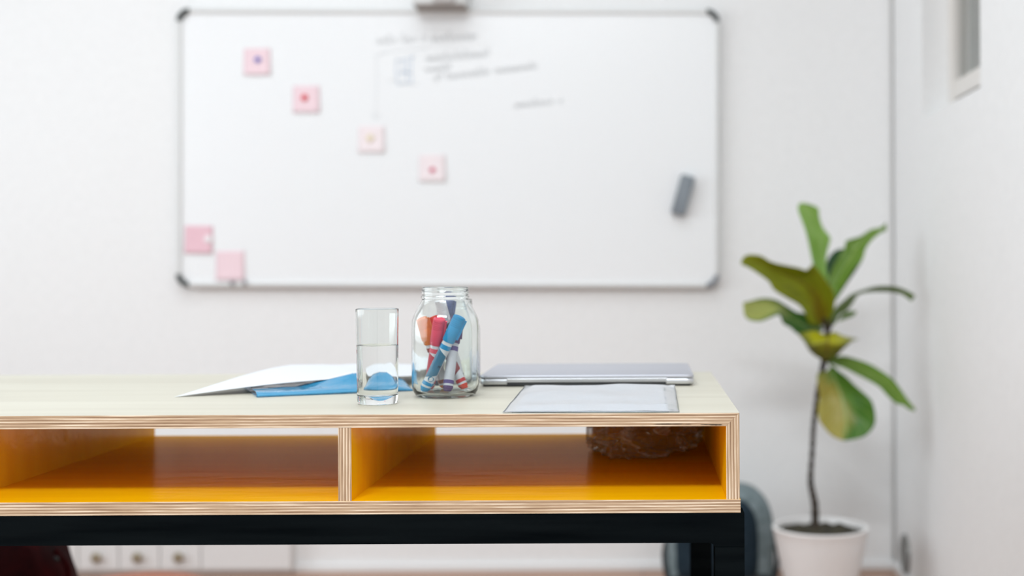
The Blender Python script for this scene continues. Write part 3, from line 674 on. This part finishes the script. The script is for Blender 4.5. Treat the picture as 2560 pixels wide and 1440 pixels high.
def leaf_mat(name, base, alt, patch_col=None, pc=(.3, .5), pr_=.4, vein=(.45, .55, .2)):
    m = mat(name, base, .38, spec=.45); t, N, L, b = nt(m)
    uv = N.new('ShaderNodeUVMap'); sp_ = N.new('ShaderNodeSeparateXYZ'); L.new(uv.outputs[0], sp_.inputs[0])
    nz = N.new('ShaderNodeTexNoise'); nz.inputs['Scale'].default_value = 3.5; nz.inputs['Detail'].default_value = 4; L.new(uv.outputs[0], nz.inputs[0])
    rp = N.new('ShaderNodeValToRGB'); rp.color_ramp.elements[0].position = .35; rp.color_ramp.elements[1].position = .65
    rp.color_ramp.elements[0].color = (*base, 1); rp.color_ramp.elements[1].color = (*alt, 1); L.new(nz.outputs[0], rp.inputs[0])
    last = rp.outputs[0]
    if patch_col:
        vm = N.new('ShaderNodeVectorMath'); vm.operation = 'DISTANCE'; vm.inputs[1].default_value = (pc[0], pc[1], 0); L.new(uv.outputs[0], vm.inputs[0])
        ad = N.new('ShaderNodeMath'); ad.operation = 'MULTIPLY_ADD'; ad.inputs[1].default_value = .35; L.new(nz.outputs[0], ad.inputs[0]); L.new(vm.outputs['Value'], ad.inputs[2])
        r2 = N.new('ShaderNodeMapRange'); r2.inputs['From Min'].default_value = pr_ + .28; r2.inputs['From Max'].default_value = pr_ + .02; L.new(ad.outputs[0], r2.inputs['Value'])
        mx = N.new('ShaderNodeMixRGB'); mx.inputs[2].default_value = (*patch_col, 1); L.new(r2.outputs[0], mx.inputs[0]); L.new(last, mx.inputs[1]); last = mx.outputs[0]
    # veins
    s1 = N.new('ShaderNodeMath'); s1.operation = 'SUBTRACT'; s1.inputs[1].default_value = .5; L.new(sp_.outputs[0], s1.inputs[0])
    ab = N.new('ShaderNodeMath'); ab.operation = 'ABSOLUTE'; L.new(s1.outputs[0], ab.inputs[0])
    mid = N.new('ShaderNodeMapRange'); mid.inputs['From Min'].default_value = .045; mid.inputs['From Max'].default_value = .01; L.new(ab.outputs[0], mid.inputs['Value'])
    q = N.new('ShaderNodeMath'); q.operation = 'MULTIPLY_ADD'; q.inputs[1].default_value = -.45; L.new(ab.outputs[0], q.inputs[0]); L.new(sp_.outputs[1], q.inputs[2])
    q2 = N.new('ShaderNodeMath'); q2.operation = 'MULTIPLY'; q2.inputs[1].default_value = 50; L.new(q.outputs[0], q2.inputs[0])
    q3 = N.new('ShaderNodeMath'); q3.operation = 'SINE'; L.new(q2.outputs[0], q3.inputs[0])
    sv = N.new('ShaderNodeMapRange'); sv.inputs['From Min'].default_value = .9; sv.inputs['From Max'].default_value = 1.0; sv.inputs['To Max'].default_value = .45; L.new(q3.outputs[0], sv.inputs['Value'])
    mxv = N.new('ShaderNodeMath'); mxv.operation = 'MAXIMUM'; L.new(mid.outputs[0], mxv.inputs[0]); L.new(sv.outputs[0], mxv.inputs[1])
    mf = N.new('ShaderNodeMath'); mf.operation = 'MULTIPLY'; mf.inputs[1].default_value = .6; L.new(mxv.outputs[0], mf.inputs[0])
    mx2 = N.new('ShaderNodeMixRGB'); mx2.inputs[2].default_value = (*vein, 1); L.new(mf.outputs[0], mx2.inputs[0]); L.new(last, mx2.inputs[1])
    L.new(mx2.outputs[0], b.inputs['Base Color'])
    bp = N.new('ShaderNodeBump'); bp.inputs['Strength'].default_value = .3; bp.inputs['Distance'].default_value = .003; L.new(mxv.outputs[0], bp.inputs['Height']); L.new(bp.outputs[0], b.inputs['Normal'])
    tr = N.new('ShaderNodeBsdfTranslucent'); L.new(mx2.outputs[0], tr.inputs[0]); ms = N.new('ShaderNodeMixShader'); ms.inputs[0].default_value = .35
    L.new(b.outputs[0], ms.inputs[1]); L.new(tr.outputs[0], ms.inputs[2]); L.new(ms.outputs[0], N['Material Output'].inputs[0])
    return m
def leaf(e1, e2, zb, zt, m, mid=None, tilt=0.0, camber=.012, zmid=None):
    """edges given base->tip in photo pixels; zb/zt depth at base and tip; tilt = depth difference between edges; camber = fold depth"""
    nv, nu = 28, 12
    a = resample(catmull(e1, 5), nv + 1); b = resample(catmull(e2, 5), nv + 1)
    c = resample(catmull(mid, 5), nv + 1) if mid else [((p[0] + q[0]) / 2, (p[1] + q[1]) / 2) for p, q in zip(a, b)]
    bm = bmesh.new()
    def fn(u, v):
        j = round(v * nv)
        if u <= .5: s = u * 2; x = a[j][0] * (1 - s) + c[j][0] * s; y = a[j][1] * (1 - s) + c[j][1] * s
        else: s = u * 2 - 1; x = c[j][0] * (1 - s) + b[j][0] * s; y = c[j][1] * (1 - s) + b[j][1] * s
        zz = zb * (1 - v) + zt * v
        if zmid is not None: zz += (zmid - (zb + zt) / 2) * math.sin(PI * v)
        w_ = math.sin(PI * min(1, .12 + v * .88))
        zz += tilt * (u - .5) * 2 * w_ + camber * (1 - (2 * u - 1) ** 2) * w_ + .004 * math.sin(v * 17 + u * 3) * abs(2 * u - 1) * w_
        return P(x, y, zz)
    patch(bm, fn, nu, nv, uv=True)
    o = obj('leaf', bm, m, plant, smooth=True); solid(o, .0007); return o
g_light = leaf_mat('leaf_light', (.27, .48, .08), (.36, .56, .16), vein=(.42, .6, .18))
g_mid = leaf_mat('leaf_mid', (.13, .27, .018), (.20, .34, .035))
g_dark = leaf_mat('leaf_dark', (.015, .11, .035), (.035, .16, .045))
g_olive = leaf_mat('leaf_olive', (.24, .29, .006), (.31, .36, .012), (.26, .20, .01), (.5, .0), .30, vein=(.16, .10, .01))
g_yel = leaf_mat('leaf_pale_tip', (.03, .12, .01), (.06, .17, .015), (.46, .50, .14), (.5, 1.0), .52)
g_cup = leaf_mat('leaf_yellow', (.17, .19, .02), (.22, .24, .03), (.60, .58, .02), (.5, 1.0), .42, vein=(.2, .12, .03))
g_hang = leaf_mat('leaf_spotted', (.06, .19, .012), (.10, .25, .02), (.42, .36, .06), (.10, .62), .50)
g_arch = leaf_mat('leaf_arching', (.08, .19, .012), (.16, .24, .02))
leaf([(2067, 702), (2042, 680), (2032, 658), (2020, 602), (2012, 572), (1998, 535), (1994, 516), (2003, 506)], [(2075, 705), (2066, 674), (2067, 635), (2076, 600), (2074, 590), (2056, 566), (2048, 538), (2046, 520), (2020, 509)], PZ + .03, PZ + .02, g_light, tilt=.02, camber=.015)
leaf([(2085, 690), (2071, 700), (2064, 670), (2071, 645), (2087, 627), (2106, 621)], [(2090, 700), (2096, 680), (2100, 660), (2106, 645), (2110, 632), (2112, 624)], PZ + .05, PZ + .10, g_dark, tilt=.02)
leaf([(2078, 745), (2068, 705), (2098, 641), (2112, 619), (2115, 602), (2150, 591), (2178, 573), (2200, 569), (2216, 556)], [(2087, 752), (2112, 710), (2134, 674), (2157, 647), (2164, 622), (2181, 599), (2203, 581), (2216, 577)], PZ + .01, PZ + .05, g_mid, tilt=-.03, camber=.02)
leaf([(2078, 740), (2090, 725), (2112, 705), (2134, 672), (2150, 655)], [(2087, 755), (2100, 735), (2118, 708), (2140, 676), (2156, 650)], PZ + .03, PZ + .06, g_dark)
leaf([(2068, 812), (2086, 770), (2084, 730), (2064, 699), (2033, 661), (2022, 677), (1998, 670), (1939, 658), (1917, 649), (1903, 639), (1866, 637), (1853, 652)], [(2055, 815), (2026, 812), (2014, 786), (1998, 763), (1964, 744), (1934, 724), (1923, 705), (1898, 686), (1873, 670), (1853, 661)], PZ - .005, PZ - .12, g_olive,
     mid=[(2062, 812), (2050, 775), (2034, 735), (2010, 708), (1975, 688), (1935, 672), (1900, 655), (1853, 656)], tilt=.03, camber=.02, zmid=PZ - .10)
leaf([(2060, 818), (2030, 808), (2012, 784), (1992, 780), (1964, 763), (1939, 749), (1906, 745), (1876, 752), (1857, 757)], [(2055, 828), (2042, 829), (1998, 836), (1976, 819), (1957, 808), (1948, 787), (1920, 797), (1898, 804), (1870, 799), (1860, 785)], PZ + .01, PZ - .08, g_yel, tilt=-.03, camber=.015)
leaf([(2072, 815), (2084, 777), (2095, 763), (2112, 749), (2128, 736), (2159, 724), (2189, 716), (2223, 715), (2248, 719), (2276, 731), (2288, 740)], [(2080, 816), (2090, 806), (2098, 788), (2117, 777), (2134, 755), (2145, 738), (2170, 731), (2223, 730), (2253, 735), (2267, 744), (2278, 753)], PZ + .01, PZ + .0, g_arch, tilt=.03, camber=.006)
leaf([(2095, 800), (2106, 786), (2120, 779), (2138, 777)], [(2097, 803), (2114, 797), (2134, 789), (2141, 780)], PZ + .05, PZ + .09, g_mid)
# cupped leaf that points at the camera and folds over
bm = bmesh.new()
rowsC = [[(2058, 900), (2060, 902), (2062, 903), (2064, 903), (2067, 902), (2070, 901), (2072, 900)],
         [(2024, 878), (2038, 890), (2050, 896), (2062, 899), (2078, 896), (2094, 888), (2104, 876)],
         [(2010, 853), (2030, 862), (2048, 859), (2066, 853), (2085, 858), (2108, 860), (2130, 853)],
         [(1994, 834), (2018, 828), (2040, 826), (2067, 838), (2084, 829), (2109, 840), (2147, 848)]]
dzC = [0, -.055, -.11, -.03]
def cup(u, v):
    j = v * 3; j0 = min(2, int(j)); t = j - j0
    def row(r):
        rr = resample(catmull(rowsC[r], 4), 25); k_ = u * 24; k0 = min(23, int(k_)); s = k_ - k0
        return [rr[k0][i] * (1 - s) + rr[k0 + 1][i] * s for i in (0, 1)]
    a, b = row(j0), row(j0 + 1)
    return P(a[0] * (1 - t) + b[0] * t, a[1] * (1 - t) + b[1] * t, PZ + dzC[j0] * (1 - t) + dzC[j0 + 1] * t)
patch(bm, cup, 24, 15, uv=True); o = obj('leaf', bm, g_cup, plant, smooth=True); solid(o, .0007)
leaf([(2066, 895), (2084, 892), (2111, 890), (2142, 898), (2176, 911), (2209, 931), (2231, 947), (2249, 969), (2269, 998), (2289, 1023)], [(2066, 902), (2087, 913), (2109, 920), (2136, 933), (2167, 949), (2198, 967), (2220, 991), (2242, 1009), (2260, 1013), (2269, 1022), (2286, 1028)], PZ - .01, PZ - .05, g_mid, tilt=-.025, camber=.012)
leaf([(2078, 915), (2067, 927), (2044, 933), (2043, 956), (2049, 989), (2044, 1022), (2047, 1049), (2062, 1071), (2082, 1091), (2109, 1102)], [(2084, 915), (2096, 927), (2116, 942), (2136, 962), (2167, 989), (2180, 1004), (2187, 1029), (2188, 1056), (2178, 1076), (2160, 1091), (2136, 1098), (2111, 1102)], PZ - .02, PZ - .08, g_hang, tilt=-.02, camber=.02, mid=[(2081, 915), (2085, 940), (2096, 970), (2108, 1010), (2115, 1050), (2115, 1080), (2110, 1102)])
bm = bmesh.new(); tube(bm, catmull([tuple(P(2062, 900, PZ)), tuple(P(2070, 906, PZ - .01)), tuple(P(2081, 916, PZ - .02))], 5), .0028, 8); obj('leaf_stalk', bm, g_arch, plant, smooth=True)

# ------------------------------------------------------------------ backpack behind the desk leg
BZ = 3.82; bpk = tag(empty('backpack', (P(1800, 1300, BZ).x, BZ, 0)), 'navy and grey backpack standing on the floor behind the desk leg', 'backpack')
cx = bpk.location.x; hw = (1936 - 1664) / 2 * BZ / F; hz = P(1800, 1214, BZ).z
M_bg = noise_mat('backpack_grey', (.13, .17, .18), (.20, .25, .265), (40, 40, 40), rough=.85)
M_bn = noise_mat('backpack_navy', (.010, .021, .032), (.018, .032, .045), (60, 60, 60), rough=.8, spec=.15)
def sil(bm, hw_, z0, z1, y0, y1, top=.13, bulge=.012, m=0):
    rings = []
    for y, s in ((y1, .93), (y1 - .012, .98), ((y0 + y1) / 2, 1.0), (y0 + .02, .97), (y0 + .004, .90), (y0 - bulge * .3, .75), (y0 - bulge, .35)):
        vs = []
        for q in range(64):
            a = 2 * PI * q / 64; ca, sa = math.cos(a), math.sin(a)
            e = .42 if sa > 0 else .28
            x = hw_ * abs(ca) ** e * (1 if ca >= 0 else -1); z = abs(sa) ** (.52 if sa > 0 else .3) * (1 if sa >= 0 else -1)
            x *= (1 - .15 * max(0, z) ** 2)
            zc = (z0 + z1) / 2; vs.append(bm.verts.new((cx + x * s, y, zc + z * (z1 - z0) / 2 * (s if s > .5 else s))))
        rings.append(vs)
    for a, b in zip(rings[:-1], rings[1:]):
        for q in range(64): bm.faces.new((a[q], a[(q + 1) % 64], b[(q + 1) % 64], b[q]))
    bm.faces.new(rings[0]); bm.faces.new(rings[-1])
bm = bmesh.new(); sil(bm, hw, 0.002, hz, BZ - .06, BZ + .10); obj('main_body', bm, M_bg, bpk, smooth=True)
cx_keep = cx; cx = cx - .012
bm = bmesh.new(); sil(bm, hw * .76, .045, hz - .026, BZ - .085, BZ - .03, bulge=.016); obj('front_pocket', bm, M_bn, bpk, smooth=True)
cx = cx_keep
bm = bmesh.new(); sil(bm, hw * .97, .0, .075, BZ - .078, BZ + .09); obj('base_cover', bm, mat('backpack_base', (.012, .014, .017), .8), bpk, smooth=True)
bm = bmesh.new(); tube(bm, catmull([(cx - .03, BZ + .07, hz - .012), (cx - .02, BZ + .075, hz + .012), (cx + .02, BZ + .075, hz + .012), (cx + .03, BZ + .07, hz - .012)], 6), .006, 8); obj('carry_handle', bm, M_bn, bpk, smooth=True)
for s in (-1, 1):
    bm = bmesh.new(); tube(bm, catmull([(cx + s * hw * .93, BZ + .0, .20), (cx + s * (hw + .006), BZ - .03, .12), (cx + s * (hw * .97), BZ - .05, .05), (cx + s * (hw * .9), BZ - .05, .03)], 6), .007, 8); obj('side_strap', bm, mat('strap_black', (.01, .012, .014), .8), bpk, smooth=True)

# ------------------------------------------------------------------ shallow white cabinet with knobs
cz1 = 4.038; cab_r = P(727, 1400, cz1).x; top = .30
cab = tag(empty('cabinet', ((cab_r - 1.9) / 2 - .2, YB - .03, 0)), 'shallow white cabinet with round knobs along the back wall', 'cabinet')
M_cab = mat('cabinet_paint', (.74, .72, .71), .5)
xl = -2.35
bm = bmesh.new(); box(bm, xl, cab_r, cz1 + .012, YB - .001, .012, top, .002); obj('carcass', bm, M_cab, cab)
bm = bmesh.new(); box(bm, xl, cab_r, cz1 + .002, YB - .001, top, top + .016, .002); obj('top_board', bm, M_trim, cab)
bm = bmesh.new(); box(bm, xl + .01, cab_r - .004, cz1 + .02, YB - .02, 0, .012); obj('plinth', bm, mat('plinth_floor_tint', (.5, .42, .38), .6), cab)  # pinkish reflection of the floor is put into the plinth colour
edges = [P(x, 1400, cz1).x for x in (502, 399, 297, 195, 93)]
bm = bmesh.new(); box(bm, edges[0] + .0015, cab_r - .001, cz1, cz1 + .012, .022, top - .004, .0015); obj('front_panel', bm, M_cab, cab)
M_knob = mat('brass_knob', (.36, .31, .22), .35, .6)
for i, x1 in enumerate(edges):
    x0 = edges[i + 1] if i + 1 < len(edges) else x1 - .133
    bm = bmesh.new(); box(bm, x0 + .0015, x1 - .0015, cz1, cz1 + .012, .022, top - .004, .0025)
    d = obj('drawer', bm, M_cab, cab)
    kx = (x0 + x1) / 2; kz = P(347, 1391, cz1).z
    bm = bmesh.new(); lathe(bm, [(0, 0), (.006, 0), (.006, .008), (.012, .011), (.0165, .017), (.0165, .021), (.012, .026), (0, .028)], 28, M=Matrix.Translation((kx, cz1, kz)) @ Matrix.Rotation(PI / 2, 4, 'X'))
    smooth_by_angle(obj('knob', bm, M_knob, d))

# ------------------------------------------------------------------ low round stool
SZ = 3.25; sc = P(332, 1427, SZ); sr = .185
sz_ = H - (747 + ROLL * -1271) * (SZ + sr) / F
st_ = tag(empty('stool', (sc.x, SZ, 0)), 'low stool with a round reddish-brown wooden seat behind the desk', 'stool')
M_red = noise_mat('red_wood', (.30, .07, .02), (.42, .11, .035), (4, 40, 10), rough=.4)
bm = bmesh.new(); lathe(bm, [(0, sz_ - .03), (sr - .01, sz_ - .03), (sr, sz_ - .022), (sr, sz_ - .006), (sr - .006, sz_), (0, sz_)], 72, M=Matrix.Translation((sc.x, SZ, 0))); smooth_by_angle(obj('seat', bm, M_red, st_))
for k in range(4):
    a = PI / 4 + k * PI / 2
    bm = bmesh.new(); tube(bm, [(sc.x + .11 * math.cos(a), SZ + .11 * math.sin(a), sz_ - .029), (sc.x + .15 * math.cos(a), SZ + .15 * math.sin(a), 0.001)], [.016, .012], 14); obj('leg', bm, M_red, st_, smooth=True)

# ------------------------------------------------------------------ dark red bag at the left
DZ = 2.75; dx1 = P(146, 1364, DZ).x
dbag = tag(empty('shoulder_bag', (dx1 - .25, DZ, 0)), 'dark red bag standing on the floor at the left below the desk', 'bag')
M_dr = noise_mat('dark_red_cloth', (.008, .0003, .0006), (.035, .001, .0016), (9, 9, 9), rough=.85, bump=.3, spec=.08)
cx = dx1 - .25
bm = bmesh.new(); sil(bm, .265, 0.0, .44, DZ - .09, DZ + .10, bulge=.02)
for v in bm.verts:
    d = .022 * noise.noise(v.co * 9); v.co.x += d; v.co.y += d
    v.co.z = max(0, v.co.z)
obj('bag_body', bm, M_dr, dbag, smooth=True)
pa = [P(x, y, DZ - .02) for x, y in ((138, 1375), (150, 1392), (162, 1404), (170, 1425), (170, 1450), (160, 1480), (140, 1500))]
bm = bmesh.new(); tube(bm, catmull([tuple(p) for p in pa], 5), .007, 10); obj('strap', bm, M_dr, dbag, smooth=True)
bm = bmesh.new(); pc_ = P(146, 1396, DZ - .02); bmesh.ops.create_uvsphere(bm, u_segments=16, v_segments=10, radius=.009, matrix=Matrix.Translation(pc_)); obj('strap_buckle', bm, M_dark, dbag, smooth=True)
